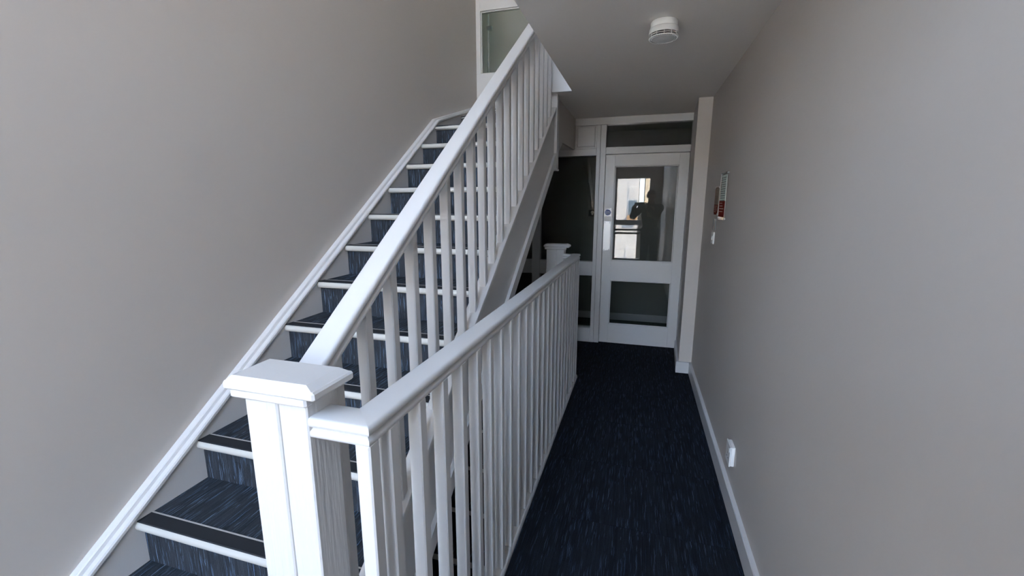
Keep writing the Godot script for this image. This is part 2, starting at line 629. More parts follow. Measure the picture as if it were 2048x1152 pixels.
func screens() -> void:
	var W: Material = M.white_paint
	var t := thing("glazed_screen", "white painted timber screen with glass panes, darkened for the dim lobby, around the fire door", "screen", Vector3(-1.1, 0, 0))
	var f := 0.05
	var k := -0.05
	put("head_rail", cube(Vector3(-1.19, 2.267, k), Vector3(-0.06, 2.345, f), 0.003), W, t)
	put("mullion", cube(Vector3(-0.969, 0, k), Vector3(-0.9315, 2.267, f), 0.003), W, t)
	put("door_jamb", cube(Vector3(-0.930, 0, k), Vector3(-0.876, 2.267, f - 0.004), 0.003), W, t)
	put("door_jamb", cube(Vector3(-0.0767, 0, k), Vector3(-0.055, 2.267, f - 0.004), 0.003), W, t)
	put("transom", cube(Vector3(-0.876, 1.983, k), Vector3(-0.0767, 2.050, f - 0.004), 0.003), W, t)
	put("transom", cube(Vector3(-2.257, 1.972, k), Vector3(-0.969, 2.041, f), 0.003), W, t)
	put("mid_rail", cube(Vector3(-1.544, 0.738, k), Vector3(-0.969, 0.888, f), 0.003), W, t)
	put("mid_rail", cube(Vector3(-2.2, 0.738, k), Vector3(-1.629, 0.888, f), 0.003), W, t)
	put("bottom_rail", cube(Vector3(-1.544, 0, k), Vector3(-0.969, 0.16, f), 0.003), W, t)
	put("bottom_rail", cube(Vector3(-2.2, 0, k), Vector3(-1.629, 0.16, f), 0.003), W, t)
	put("mullion", cube(Vector3(-1.629, 0, k), Vector3(-1.544, 1.972, f), 0.003), W, t)
	put("mullion", cube(Vector3(-2.257, 0, k), Vector3(-2.2, 1.972, f), 0.003), W, t)
	for g in [[-1.544, -0.969, 0.888, 1.972], [-1.544, -0.969, 0.16, 0.738], [-2.2, -1.629, 0.888, 1.972], [-2.2, -1.629, 0.16, 0.738], [-0.876, -0.0767, 2.050, 2.267]]:
		pane(t, g[0], g[1], g[2], g[3])
	var p := put("solid_panel", cube(Vector3(-1.19, 2.041, k), Vector3(-0.969, 2.267, 0.034), 0.002), W, t)
	bead(p, -1.17, -0.985, 2.055, 2.262, 0.034, "panel_moulding")

	# the fire door
	t = thing("door_1", "white fire door with a tall glass pane above a low one, closed", "door", Vector3(-0.475, 0.006, 0))
	t.set_meta("kind", "structure")
	var a := -0.025
	var z := 0.024
	var x0 := -0.873
	var x1 := -0.080
	put("stile", cube(Vector3(x0, 0.006, a), Vector3(-0.78, 1.979, z), 0.002), W, t)
	put("stile", cube(Vector3(-0.170, 0.006, a), Vector3(x1, 1.979, z), 0.002), W, t)
	put("top_rail", cube(Vector3(-0.78, 1.868, a), Vector3(-0.170, 1.979, z)), W, t)
	put("lock_rail", cube(Vector3(-0.78, 0.697, a), Vector3(-0.170, 0.902, z)), W, t)
	put("bottom_rail", cube(Vector3(-0.78, 0.006, a), Vector3(-0.170, 0.213, z)), W, t)
	for g in [[0.902, 1.868], [0.213, 0.697]]:
		pane(t, -0.78, -0.170, g[0], g[1], 0.0)
		bead(t, -0.78, -0.170, g[0], g[1], 0.004)
	var pp := put("push_plate", cube(Vector3(-0.868, 1.010, z), Vector3(-0.798, 1.312, z + 0.0016), 0.0007), M.aluminium, t)
	pp.set_meta("label", "brushed aluminium push plate")
	for q in [[-0.857, 1.022], [-0.809, 1.022], [-0.857, 1.300], [-0.809, 1.300]]:
		var b := Bld.new()
		b.lathe(PackedVector2Array([Vector2(0.0045, 0), Vector2(0.0035, 0.0012), Vector2(0, 0.0016)]), Vector3(q[0], q[1], z + 0.0016), Vector3.BACK, 16)
		put("screw", b, M.screw, pp)
	# the sign on it
	t = thing("fire_door_sign", "round blue fire door sign above the push plate", "sign", Vector3(-0.833, 1.403, z))
	put("backing", cube(Vector3(-0.868, 1.366, z), Vector3(-0.796, 1.443, z + 0.001)), M.sign_silver, t)
	var d := Bld.new()
	d.lathe(PackedVector2Array([Vector2(0.0305, 0), Vector2(0.0305, 0.0016), Vector2(0, 0.0016)]), Vector3(-0.832, 1.405, z + 0.001), Vector3.BACK, 40)
	put("disc", d, M.sign_blue, t)
	var row := 0
	for s in ["Fire door", "keep shut"]:
		var tm := TextMesh.new()
		var fo := SystemFont.new()
		fo.font_names = PackedStringArray(["Droid Sans"])
		tm.font = fo
		tm.text = s
		tm.font_size = 32
		tm.pixel_size = 0.00034
		tm.depth = 0.0006
		var o := MeshInstance3D.new()
		o.name = "lettering"
		o.mesh = tm
		o.material_override = M.print_white
		o.position = Vector3(-0.832, 1.411 - 0.0145 * row, z + 0.0028) - t.position
		t.add_child(o, true)
		row += 1

	# the screen of the storey above
	t = thing("glazed_screen", "white glazed screen at the head of the stairs, one floor up", "screen", Vector3(-1.1, 2.1, 0))
	put("solid_panel", cube(Vector3(-2.257, 2.05, k), Vector3(-1.232, 2.84, 0.03), 0.002), W, t)
	put("solid_panel", cube(Vector3(-1.232, UPPER, k), Vector3(0, 2.84, 0.03), 0.002), W, t)
	put("mullion", cube(Vector3(-2.257, 2.84, k), Vector3(-2.209, 5.0, 0.03), 0.002), W, t)
	put("mullion", cube(Vector3(-1.20, 2.84, k), Vector3(-1.10, 5.0, 0.03), 0.002), W, t)
	put("transom", cube(Vector3(-2.209, 3.443, k), Vector3(-1.2, 3.60, 0.03), 0.002), W, t)
	put("transom", cube(Vector3(-1.10, 3.443, k), Vector3(0, 3.60, 0.03), 0.002), W, t)
	for g in [[-2.209, -1.2, 2.84, 3.443], [-1.10, 0.0, 2.84, 3.443], [-2.209, -1.2, 3.60, 5.0], [-1.10, 0.0, 3.60, 5.0]]:
		pane(t, g[0], g[1], g[2], g[3], 0.0, M.upper_glass)
	bead(t, -2.209, -1.2, 2.84, 3.443, 0.004)


# ---------------------------------------------------------------- the flight up
func nosing(st: Node3D, a: Vector3, b: Vector3, out: Vector3) -> void:
	# a to b: the upper front edge of the tread; out: towards the lower side
	var p := PackedVector2Array()
	for k in 9:   # bullnose
		var r := PI / 2 - PI * k / 8.0
		p.append(Vector2(-0.015 + 0.016 * cos(r), -0.0175 + 0.0175 * sin(r)))
	p.append(Vector2(-0.052, -0.035))
	p.append(Vector2(-0.052, 0.0))
	var m := Bld.new()
	m.extrude(p, a, b, out, Vector3.UP, 40.0)
	var o := put("nosing", m, M.nosing_paint, st)
	m = Bld.new()
	m.extrude(PackedVector2Array([Vector2(-0.008, 0.0), Vector2(-0.010, 0.0022), Vector2(-0.058, 0.0022), Vector2(-0.058, -0.004), Vector2(-0.008, -0.004)]), a, b, out, Vector3.UP)
	put("insert_strip", m, M.rubber, o)
	m = Bld.new()
	m.extrude(PackedVector2Array([Vector2(-0.058, -0.004), Vector2(-0.058, 0.0032), Vector2(-0.0635, 0.0032), Vector2(-0.0635, -0.004)]), a, b, out, Vector3.UP)
	put("edge_trim", m, M.nosing_trim, o)


func stairs_up() -> void:
	var st := thing("staircase", "straight flight of navy carpeted stairs with white nosings climbing along the left wall", "staircase", Vector3(-1.72, 0, 3.9))
	var xl := STRING_X
	var xr := -1.23
	for k in range(1, 13):
		var y := RISE * k
		var z := nose_z(k)
		nosing(st, Vector3(xl, y, z), Vector3(xr, y, z), Vector3.BACK)
		var r := Bld.new()
		r.shift = Vector2(rng.randf(), rng.randf())
		r.box(Vector3(xl, y - RISE, z - 0.04), Vector3(xr, y - 0.03, z - 0.026))
		put("riser", r, M.carpet, st)
		if k < 12:
			var t := Bld.new()
			t.shift = Vector2(rng.randf(), rng.randf())
			t.box(Vector3(xl, y - 0.03, z - GOING - 0.03), Vector3(xr, y, z - 0.05))
			put("tread", t, M.carpet, st)
	# three winders that turn to the right round the upper newel
	var piv := Vector3(-1.232, 0, 1.15)
	var ends := [Vector3(xl, 0, 1.17), Vector3(xl, 0, 0.60), Vector3(-1.89, 0, 0.03), Vector3(-1.232, 0, 0.03)]
	for k in 3:
		var y := RISE * (12 + k)
		var low: Vector3 = ends[k]
		var high: Vector3 = ends[k + 1]
		var plan := [Vector2(piv.x, piv.z), Vector2(low.x, low.z)]
		if k == 1:
			plan.append(Vector2(xl, 0.03))
		plan.append(Vector2(high.x, high.z))
		var t := Bld.new()
		t.shift = Vector2(rng.randf(), rng.randf())
		var yl := y - 0.03
		t.slab(plan, func(_z: float) -> float: return yl, y - 0.001)
		put("winder_tread", t, M.carpet, st)
		var a := piv + Vector3(0, y + RISE, 0)
		var e := high + Vector3(0, y + RISE, 0)
		var along := (e - a).normalized()
		var out := along.cross(Vector3.UP)
		if out.z < 0.0 and k == 0:
			out = -out
		if k > 0 and out.x > 0.0:
			out = -out
		nosing(st, a, e, out)
		var r := Bld.new()
		var back := out * -0.034
		r.extrude(PackedVector2Array([Vector2(0, 0), Vector2(0.014, 0), Vector2(0.014, RISE - 0.03), Vector2(0, RISE - 0.03)]), a + back + Vector3(0, -RISE, 0), e + back + Vector3(0, -RISE, 0), out, Vector3.UP)
		put("riser", r, M.carpet, st)
	# wall string with its capping
	var b := Bld.new()
	b.extrude(PackedVector2Array([Vector2(4.1, 0.0), Vector2(4.1, 0.128), Vector2(1.10, 2.2), Vector2(0.03, 2.52), Vector2(0.03, 2.0), Vector2(1.2, 1.9), Vector2(3.7, 0.0)]), Vector3(WALL_X, -0.012, 0), Vector3(STRING_X, -0.012, 0), Vector3.BACK, Vector3.UP)
	put("wall_string", b, M.white_paint, st)
	b = Bld.new()
	var cap := PackedVector2Array()
	for q in [[0.0, -0.014], [0.058, -0.014], [0.062, -0.009], [0.062, 0.000], [0.058, 0.005], [0.040, 0.006], [0.036, -0.004], [0.031, -0.004], [0.027, 0.009], [0.023, 0.012], [0.0, 0.013]]:
		cap.append(Vector2(q[0], q[1]))
	var c0 := Vector3(WALL_X, 0.118, 4.1)
	var c1 := Vector3(WALL_X, 2.19, 1.10)
	var c2 := Vector3(WALL_X, 2.51, 0.03)
	b.extrude(cap, c0, c1, Vector3.RIGHT, Vector3(0, 1.0, 0.55), 0.0)
	b.extrude(cap, c1, c2, Vector3.RIGHT, Vector3(0, 1.0, 0.35), 0.0)
	put("string_capping", b, M.gloss_white, st)
	# outer string, its lower trim, the soffit
	b = Bld.new()
	b.extrude(line_band(3.0, 2.62, 3.935, 1.14), Vector3(-1.23, 0, 0), Vector3(-1.19, 0, 0), Vector3.BACK, Vector3.UP)
	put("outer_string", b, M.white_paint, st)
	b = Bld.new()
	b.extrude(line_band(2.685, 2.603, 3.80, 1.14), Vector3(-1.24, 0, 0), Vector3(-1.172, 0, 0), Vector3.BACK, Vector3.UP)
	put("lower_trim", b, M.white_paint, st)
	b = Bld.new()
	b.extrude(PackedVector2Array([Vector2(3.75, 0.02), Vector2(3.72, 0.0), Vector2(0.76, 2.03), Vector2(0.05, 2.035), Vector2(0.05, 2.06), Vector2(0.76, 2.06)]), Vector3(WALL_X, 0, 0), Vector3(-1.215, 0, 0), Vector3.BACK, Vector3.UP)
	put("soffit", b, M.ceiling_paint, st)


func line_band(top: float, low: float, z_near: float, z_far: float) -> PackedVector2Array:   # a sloping board between two lines parallel to the stairs
	var p := PackedVector2Array([Vector2(z_far, low - PITCH * z_far), Vector2(z_far, top - PITCH * z_far), Vector2(z_near, top - PITCH * z_near)])
	var foot := low - PITCH * z_near
	if foot < 0.0:
		p.append(Vector2(z_near, 0.0))
		p.append(Vector2(low / PITCH, 0.0))
	else:
		p.append(Vector2(z_near, foot))
	return p


func stairs_down() -> void:
	var st := thing("staircase", "carpeted flight going down in the well below the rising stairs", "staircase", Vector3(-1.72, -0.4, 1.3))
	for k in range(1, 12):
		var y := -RISE * k
		var z := 1.08 + GOING * (k - 1)
		var t := Bld.new()
		t.shift = Vector2(rng.randf(), rng.randf())
		t.box(Vector3(STRING_X, y - 0.03, z), Vector3(-1.19, y, z + GOING + 0.02))
		put("tread", t, M.carpet, st)
		t = Bld.new()
		t.box(Vector3(STRING_X, y, z - 0.012), Vector3(-1.19, y + RISE - 0.03, z))
		put("riser", t, M.carpet, st)
		t = Bld.new()
		t.box(Vector3(STRING_X, y + RISE - 0.033, z - 0.04), Vector3(-1.19, y + RISE + 0.001, z + 0.018), 0.008)
		put("nosing", t, M.white_paint, st)
	var b := Bld.new()
	b.extrude(PackedVector2Array([Vector2(1.08, 0.05), Vector2(1.08, -0.3), Vector2(4.0, -2.34), Vector2(4.0, -1.99)]), Vector3(-1.19, 0, 0), Vector3(-1.15, 0, 0), Vector3.BACK, Vector3.UP)
	put("outer_string", b, M.white_paint, st)


# ---------------------------------------------------------------- newels and balustrades
func newel(label: String, z_front: float, foot: float) -> void:
	var zf := z_front
	var t := thing("newel_post", label, "newel post", Vector3(-1.175, foot, zf - 0.042))
	put("post", cube(Vector3(-1.25, foot, zf - 0.084), Vector3(-1.171, 1.136, zf), 0.003), M.brushed_paint, t)
	put("post", cube(Vector3(-1.167, foot, zf - 0.084), Vector3(-1.10, 1.136, zf), 0.003), M.brushed_paint, t)
	put("post", cube(Vector3(-1.18, foot, zf - 0.078), Vector3(-1.16, 1.13, zf - 0.006)), M.brushed_paint, t).name = "joint_fillet"
	var b := Bld.new()
	# cap: chamfered board with a lip under its front
	var lo := Vector3(-1.272, 1.136, zf - 0.092)
	var hi := Vector3(-1.058, 1.154, zf + 0.026)
	b.box(lo, hi, 0.004)
	var q := []
	for s in [[0, 0], [1, 0], [1, 1], [0, 1]]:
		q.append([Vector3(hi.x - 0.002 if s[0] else lo.x + 0.002, 1.151, hi.z - 0.002 if s[1] else lo.z + 0.002), Vector3((hi.x - 0.024) if s[0] else (lo.x + 0.014), 1.163, (hi.z - 0.012) if s[1] else (lo.z + 0.014))])
	for i in 4:
		var j := (i + 1) % 4
		var mid: Vector3 = (q[i][0] + q[j][0]) * 0.5 - (lo + hi) * 0.5
		b.face([q[i][0], q[j][0], q[j][1], q[i][1]], Vector3(mid.x, 0.05, mid.z))
	b.face([q[0][1], q[1][1], q[2][1], q[3][1]], Vector3.UP)
	put("cap", b, M.white_paint, t)
	put("cap_lip", cube(Vector3(-1.262, 1.118, zf - 0.002), Vector3(-1.082, 1.137, zf + 0.021), 0.004), M.white_paint, t)


func balustrades() -> void:
	newel("large white double newel post with flat cap at the foot of the rising stairs", 4.02, 0.0)
	newel("white double newel post with flat cap at the far end of the guard rail", 1.09, -0.3)

	# the stair balustrade
	var t := thing("stair_balustrade", "white sloping balustrade of square balusters along the open side of the rising stairs", "balustrade", Vector3(BAL_X, 0.5, 3.2))
	var prof := rail_profile()
	var za := 3.936
	var zb := 1.15
	var b := Bld.new()
	b.extrude(prof, Vector3(BAL_X, 3.84 - PITCH * za, za), Vector3(BAL_X, 3.84 - PITCH * zb, zb), Vector3.RIGHT, Vector3.UP * 1.22, 50.0)
	put("handrail", b, M.white_paint, t)
	b = Bld.new()
	var base := rounded(0.07, 0.030, 0.004)
	b.extrude(base, Vector3(BAL_X, 3.012 - PITCH * za, za), Vector3(BAL_X, 3.012 - PITCH * zb, zb), Vector3.RIGHT, Vector3.UP, 50.0)
	put("base_rail", b, M.white_paint, t)
	var w := 0.0165
	var shape := cube(Vector3(-w, 0, -2 * w), Vector3(w, 0.79, 0), 0.0032).mesh()
	for k in range(-12, 8):
		var z := 2.891 + 0.1333 * k
		var o := MeshInstance3D.new()
		o.name = "baluster"
		o.mesh = shape
		o.material_override = M.white_paint
		o.position = Vector3(BAL_X, 3.012 - PITCH * z, z) - t.position
		t.add_child(o, true)

	# the newel that hangs at the head of the flight and rises through the upper landing
	t = thing("newel_post", "white newel at the head of the rising stairs, its foot hanging below the string", "newel post", Vector3(BAL_X, 1.755, 1.11))
	put("post", cube(Vector3(-1.25, 1.765, 1.07), Vector3(-1.168, 3.75, 1.15), 0.003), M.white_paint, t)
	put("foot", cube(Vector3(-1.255, 1.753, 1.065), Vector3(-1.163, 1.768, 1.155), 0.004), M.white_paint, t)
	put("cap", cube(Vector3(-1.28, 3.75, 1.04), Vector3(-1.14, 3.78, 1.18), 0.006), M.white_paint, t)

	# the guard along the corridor
	t = thing("guard_balustrade", "white level balustrade guarding the stairwell along the corridor", "balustrade", Vector3(GUARD_X, 0, 2.6))
	b = Bld.new()
	b.extrude(prof, Vector3(GUARD_X, 1.087, 3.985), Vector3(GUARD_X, 1.087, 1.08), Vector3.RIGHT, Vector3.UP, 50.0, -1.0, 0.0)
	put("handrail", b, M.white_paint, t)
	b = Bld.new()
	b.extrude(prof, Vector3(-1.10, 1.087, 3.985), Vector3(GUARD_X, 1.087, 3.985), Vector3.BACK, Vector3.UP, 50.0, 0.0, 1.0)
	put("return_rail", b, M.white_paint, t)
	b = Bld.new()
	b.extrude(prof, Vector3(-1.10, 1.087, 1.115), Vector3(GUARD_X - 0.03, 1.087, 1.115), Vector3.BACK, Vector3.UP, 50.0)
	put("return_rail", b, M.white_paint, t)
	b = Bld.new()
	b.extrude(PackedVector2Array([Vector2(-0.030, -0.1), Vector2(-0.030, 0.026), Vector2(-0.026, 0.030), Vector2(0.030, 0.030), Vector2(0.034, 0.027), Vector2(0.038, 0.018), Vector2(0.038, 0.0), Vector2(0.030, 0.0), Vector2(0.030, -0.1)]), Vector3(GUARD_X, 0, 4.02), Vector3(GUARD_X, 0, 1.08), Vector3.RIGHT, Vector3.UP, 0.0)
	put("base_rail", b, M.white_paint, t)
	shape = cube(Vector3(-w, 0, -2 * w), Vector3(w, 1.02, 0), 0.0032).mesh()
	for k in 25:
		var z := 1.131 + 0.1225 * k if k < 24 else 4.017
		var o := MeshInstance3D.new()
		o.name = "baluster"
		o.mesh = shape
		o.material_override = M.white_paint
		o.position = Vector3(-0.968 - w, 0.028, z) - t.position
		t.add_child(o, true)


# ---------------------------------------------------------------- fittings
func fittings() -> void:
	# smoke detector
	var cy := ceil_y(2.36)
	var c := Vector3(-0.451, cy, 2.36)
	var t := thing("smoke_detector", "round white smoke detector on the corridor ceiling", "smoke detector", c)
	var b := Bld.new()
	b.lathe(PackedVector2Array([Vector2(0.058, 0), Vector2(0.060, 0.004), Vector2(0.060, 0.024), Vector2(0.058, 0.027), Vector2(0.055, 0.027)]), c, Vector3.DOWN, 48)
	put("base", b, M.white_plastic, t)
	b = Bld.new()
	b.lathe(PackedVector2Array([Vector2(0.055, 0.027), Vector2(0.062, 0.0275), Vector2(0.0645, 0.031), Vector2(0.066, 0.050), Vector2(0.0655, 0.053), Vector2(0.050, 0.053)]), c, Vector3.DOWN, 48)
	put("body", b, M.white_plastic, t)
	b = Bld.new()
	b.lathe(PackedVector2Array([Vector2(0.057, 0.050), Vector2(0.057, 0.072)]), c, Vector3.DOWN, 48)
	put("sensor_chamber", b, M.black_plastic, t)
	b = Bld.new()
	b.lathe(PackedVector2Array([Vector2(0.056, 0.0592), Vector2(0.0652, 0.0592), Vector2(0.0652, 0.0612), Vector2(0.056, 0.0612)]), c, Vector3.DOWN, 48)
	for k in 12:
		var a := TAU * k / 12.0
		var p := c + Vector3(cos(a) * 0.0625, -0.0605, sin(a) * 0.0625)
		b.box(p - Vector3(0.0014, 0.0085, 0.0014), p + Vector3(0.0014, 0.0085, 0.0014))
	put("vent_ring", b, M.white_plastic, t)
	b = Bld.new()
	b.lathe(PackedVector2Array([Vector2(0.054, 0.0675), Vector2(0.0652, 0.0675), Vector2(0.0655, 0.0695), Vector2(0.064, 0.0715), Vector2(0.061, 0.072), Vector2(0.058, 0.0700), Vector2(0.052, 0.0735), Vector2(0.046, 0.0725), Vector2(0.030, 0.0750), Vector2(0.0, 0.0765)]), c, Vector3.DOWN, 48)
	for k in 40:
		var a := TAU * k / 40.0
		var p := c + Vector3(cos(a) * 0.0605, -0.0722, sin(a) * 0.0605)
		b.box(p - Vector3(0.0013, 0.0016, 0.0013), p + Vector3(0.0013, 0.0016, 0.0013))
	put("cover", b, M.white_plastic, t)

	# fire notices in clear holders
	for s in [["fire_notice", "larger fire notice in a clear holder, pale above a red band, on the corridor wall", 1.43, 1.665, 1.39, 1.69, "notice_large", 0.008], ["fire_notice", "smaller fire notice above the light switch, beige above a red-brown band", 1.21, 1.37, 1.413, 1.61, "notice_small", 0.003]]:
		var z0: float = s[2]
		var z1: float = s[3]
		var y0: float = s[4]
		var y1: float = s[5]
		var th: float = s[7]
		t = thing(s[0], s[1], "notice", Vector3(0, y0, (z0 + z1) / 2), "fire notices on the corridor wall")
		b = Bld.new()
		var m := 0.018 if th > 0.005 else 0.004
		var x := -th - 0.0006
		b.box(Vector3(x, y0 + m, z0 + m), Vector3(x + 0.0006, y1 - m, z1 - m))
		# the print faces the corridor
		for k in b.t.size():
			b.t[k] = Vector2((b.v[k].z - (z0 + m)) / (z1 - z0 - 2 * m), (y1 - m - b.v[k].y) / (y1 - y0 - 2 * m))
		put("printed_sheet", b, M[s[6]], t)
		put("clear_plate", cube(Vector3(-th, y0, z0), Vector3(-th + 0.003, y1, z1), 0.0008), M.acrylic, t)
		for q in [[z0 + 0.009, y0 + 0.009], [z1 - 0.009, y0 + 0.009], [z0 + 0.009, y1 - 0.009], [z1 - 0.009, y1 - 0.009]]:
			b = Bld.new()
			b.lathe(PackedVector2Array([Vector2(0.006, 0.0), Vector2(0.006, th + 0.001), Vector2(0.004, th + 0.003), Vector2(0, th + 0.003)]), Vector3(0, q[1], q[0]), Vector3.LEFT, 18)
			put("stand_off", b, M.aluminium, t)

	# small clear sign and the light switch under the smaller notice
	t = thing("door_plate", "narrow clear plate with dark edges between the small notice and the light switch", "sign", Vector3(0, 1.31, 1.287))
	put("plate", cube(Vector3(-0.004, 1.31, 1.236), Vector3(0, 1.388, 1.34), 0.001), M.acrylic, t)
	put("edge", cube(Vector3(-0.005, 1.31, 1.334), Vector3(0, 1.388, 1.340), 0.001), M.grey_plastic, t)
	put("edge", cube(Vector3(-0.005, 1.31, 1.236), Vector3(0, 1.388, 1.242), 0.001), M.grey_plastic, t)
	t = thing("light_switch", "white light switch on the corridor wall below the small notice", "switch", Vector3(0, 1.212, 1.29))
	put("plate", cube(Vector3(-0.010, 1.212, 1.246), Vector3(0, 1.298, 1.332), 0.003), M.white_plastic, t)
	b = Bld.new()
	b.extrude(PackedVector2Array([Vector2(0.010, 1.240), Vector2(0.0155, 1.242), Vector2(0.012, 1.27), Vector2(0.010, 1.27)]), Vector3(0, 0, 1.278), Vector3(0, 0, 1.300), Vector3.LEFT, Vector3.UP)
	put("rocker", b, M.white_plastic, t)

	# socket low on the wall, and the small clip beside it
	t = thing("socket_outlet", "small white wall socket low on the corridor wall above the skirting", "socket", Vector3(0, 0.214, 2.45))
	put("back_box", cube(Vector3(-0.018, 0.216, 2.411), Vector3(0, 0.318, 2.497), 0.003), M.white_plastic, t)
	put("face_plate", cube(Vector3(-0.024, 0.214, 2.409), Vector3(-0.018, 0.320, 2.499), 0.002), M.white_plastic, t)
	put("switch_rocker", cube(Vector3(-0.027, 0.285, 2.475), Vector3(-0.024, 0.305, 2.487), 0.001), M.white_plastic, t)
	for q in [[0.268, 2.454, 0.004, 0.0022], [0.246, 2.441, 0.0022, 0.004], [0.246, 2.467, 0.0022, 0.004]]:
		put("pin_slot", cube(Vector3(-0.0244, q[0] - q[2], q[1] - q[3]), Vector3(-0.0235, q[0] + q[2], q[1] + q[3])), M.black_plastic, t)

	# behind the glass of the side panel: a black plate with a pale round cover
	t = thing("lock_plate", "black square plate with a pale round cover at the edge of the side pane", "lock plate", Vector3(-1.003, 1.36, -0.02))
	put("plate", cube(Vector3(-1.034, 1.362, -0.028), Vector3(-0.970, 1.432, -0.012), 0.003), M.black_plastic, t)
	b = Bld.new()
	b.lathe(PackedVector2Array([Vector2(0.0165, 0), Vector2(0.0165, 0.004), Vector2(0.012, 0.006), Vector2(0, 0.006)]), Vector3(-0.994, 1.404, -0.012), Vector3.BACK, 24)
	b.box(Vector3(-1.003, 1.378, -0.012), Vector3(-0.985, 1.395, -0.007), 0.002)
	put("keyhole_cover", b, M.white_plastic, t)


	t = thing("upright_bar", "thin dark upright pipe with a clip behind the upper screen glass", "bar", Vector3(-2.165, UPPER, -0.1))  # a thin dark upright with a small block on its side
	b = Bld.new()
	b.extrude(rounded(0.02, 0.02, 0.009), Vector3(-2.165, UPPER, -0.1), Vector3(-2.165, 4.9, -0.1), Vector3.RIGHT, Vector3.BACK, 50.0)
	put("bar", b, M.grey_plastic, t)
	put("clip", cube(Vector3(-2.18, 3.30, -0.115), Vector3(-2.122, 3.345, -0.085), 0.006), M.dark_metal, t)

	# guard rail across the landing window
	t = thing("window_guard_rail", "dark metal guard rail across the landing window, seen reflected in the door glass", "guard rail", Vector3(-1.2, 0.78, 7.14))
	for y in [0.83, 0.74]:
		b = Bld.new()
		b.extrude(rounded(0.05, 0.05, 0.02), Vector3(-2.2, y, 7.12), Vector3(-0.2, y, 7.12), Vector3.BACK, Vector3.UP, 40.0)
		put("rail", b, M.dark_metal, t)
	for x in [-2.13, -1.15, -0.33]:
		put("bracket", cube(Vector3(x - 0.02, 0.72, 7.14), Vector3(x + 0.02, 0.85, 7.232), 0.003), M.dark_metal, t)



# ---------------------------------------------------------------- the photographer, who shows in the door glass
func blob(bones: Array, cell: float, blend: float) -> Bld:
	# one skin round tapered bones [from, radius, to, radius]: smooth minimum of capsules, meshed as surface nets
	var lo := Vector3(1e9, 1e9, 1e9)
	var hi := -lo
	for q in bones:
		for e in 2:
			var p: Vector3 = q[e * 2]
			var r: float = q[e * 2 + 1]
			lo = lo.min(p - Vector3.ONE * (r + blend + cell * 3))
			hi = hi.max(p + Vector3.ONE * (r + blend + cell * 3))
	var nx := int((hi.x - lo.x) / cell) + 2
	var ny := int((hi.y - lo.y) / cell) + 2
	var nz := int((hi.z - lo.z) / cell) + 2
	var f := PackedFloat32Array()
	f.resize(nx * ny * nz)
	f.fill(1.0)
	for q in bones:
		var a: Vector3 = q[0]
		var ra: float = q[1]
		var b: Vector3 = q[2]
		var rb: float = q[3]
		var rm := maxf(ra, rb) + blend + cell * 2
		var l := ((a.min(b) - Vector3.ONE * rm - lo) / cell).floor()
		var h := ((a.max(b) + Vector3.ONE * rm - lo) / cell).ceil()
		var ab := b - a
		var len2 := maxf(ab.length_squared(), 1e-9)
		for i in range(maxi(0, int(l.x)), mini(nx, int(h.x) + 1)):
			for j in range(maxi(0, int(l.y)), mini(ny, int(h.y) + 1)):
				for k in range(maxi(0, int(l.z)), mini(nz, int(h.z) + 1)):
					var p := lo + Vector3(i, j, k) * cell
					var s := clampf((p - a).dot(ab) / len2, 0.0, 1.0)
					var d := (p - a - ab * s).length() - lerpf(ra, rb, s)
					var at := (i * ny + j) * nz + k
					var o := f[at]
					var m := maxf(blend - absf(d - o), 0.0) / blend
					f[at] = minf(d, o) - m * m * blend * 0.25
	var id := PackedInt32Array()
	id.resize(nx * ny * nz)
	id.fill(-1)
	var vs := PackedVector3Array()
	var ns := PackedVector3Array()
	var step := [ny * nz, nz, 1]
	for i in nx - 1:
		for j in ny - 1:
			for k in nz - 1:
				var at := (i * ny + j) * nz + k
				var neg := 0
				for c in 8:
					if f[at + (c >> 2) * step[0] + ((c >> 1) & 1) * step[1] + (c & 1)] < 0.0:
						neg += 1
				if neg == 0 or neg == 8:
					continue
				var sum := Vector3.ZERO
				var cnt := 0
				for c in 8:
					for ax in 3:
						var bit: int = 4 >> ax
						if c & bit:
							continue
						var d := c | bit
						var fa := f[at + (c >> 2) * step[0] + ((c >> 1) & 1) * step[1] + (c & 1)]
						var fb := f[at + (d >> 2) * step[0] + ((d >> 1) & 1) * step[1] + (d & 1)]
						if (fa < 0.0) != (fb < 0.0):
							var p := Vector3(c >> 2, (c >> 1) & 1, c & 1)
							p[ax] += fa / (fa - fb)
							sum += p
							cnt += 1
				id[at] = vs.size()
				vs.append(lo + (Vector3(i, j, k) + sum / cnt) * cell)
				var g := Vector3(f[at + step[0]] - f[at], f[at + step[1]] - f[at], f[at + 1] - f[at]) + Vector3(f[at + step[0] + step[1] + 1] - f[at + step[1] + 1], f[at + step[0] + step[1] + 1] - f[at + step[0] + 1], f[at + step[0] + step[1] + 1] - f[at + step[0] + step[1]])
				ns.append(g.normalized())
	var out := Bld.new()
	for i in range(1, nx - 1):
		for j in range(1, ny - 1):
			for k in range(1, nz - 1):
				var at := (i * ny + j) * nz + k
				for ax in 3:
					if (f[at] < 0.0) == (f[at + step[ax]] < 0.0):
						continue
					var u: int = step[(ax + 1) % 3]
					var w: int = step[(ax + 2) % 3]
					var q := [id[at], id[at - u], id[at - u - w], id[at - w]]
					if q.min() < 0:
						continue
					out.tri(vs[q[0]], vs[q[1]], vs[q[2]], ns[q[0]], ns[q[1]], ns[q[2]])
					out.tri(vs[q[0]], vs[q[2]], vs[q[3]], ns[q[0]], ns[q[2]], ns[q[3]])
	return out


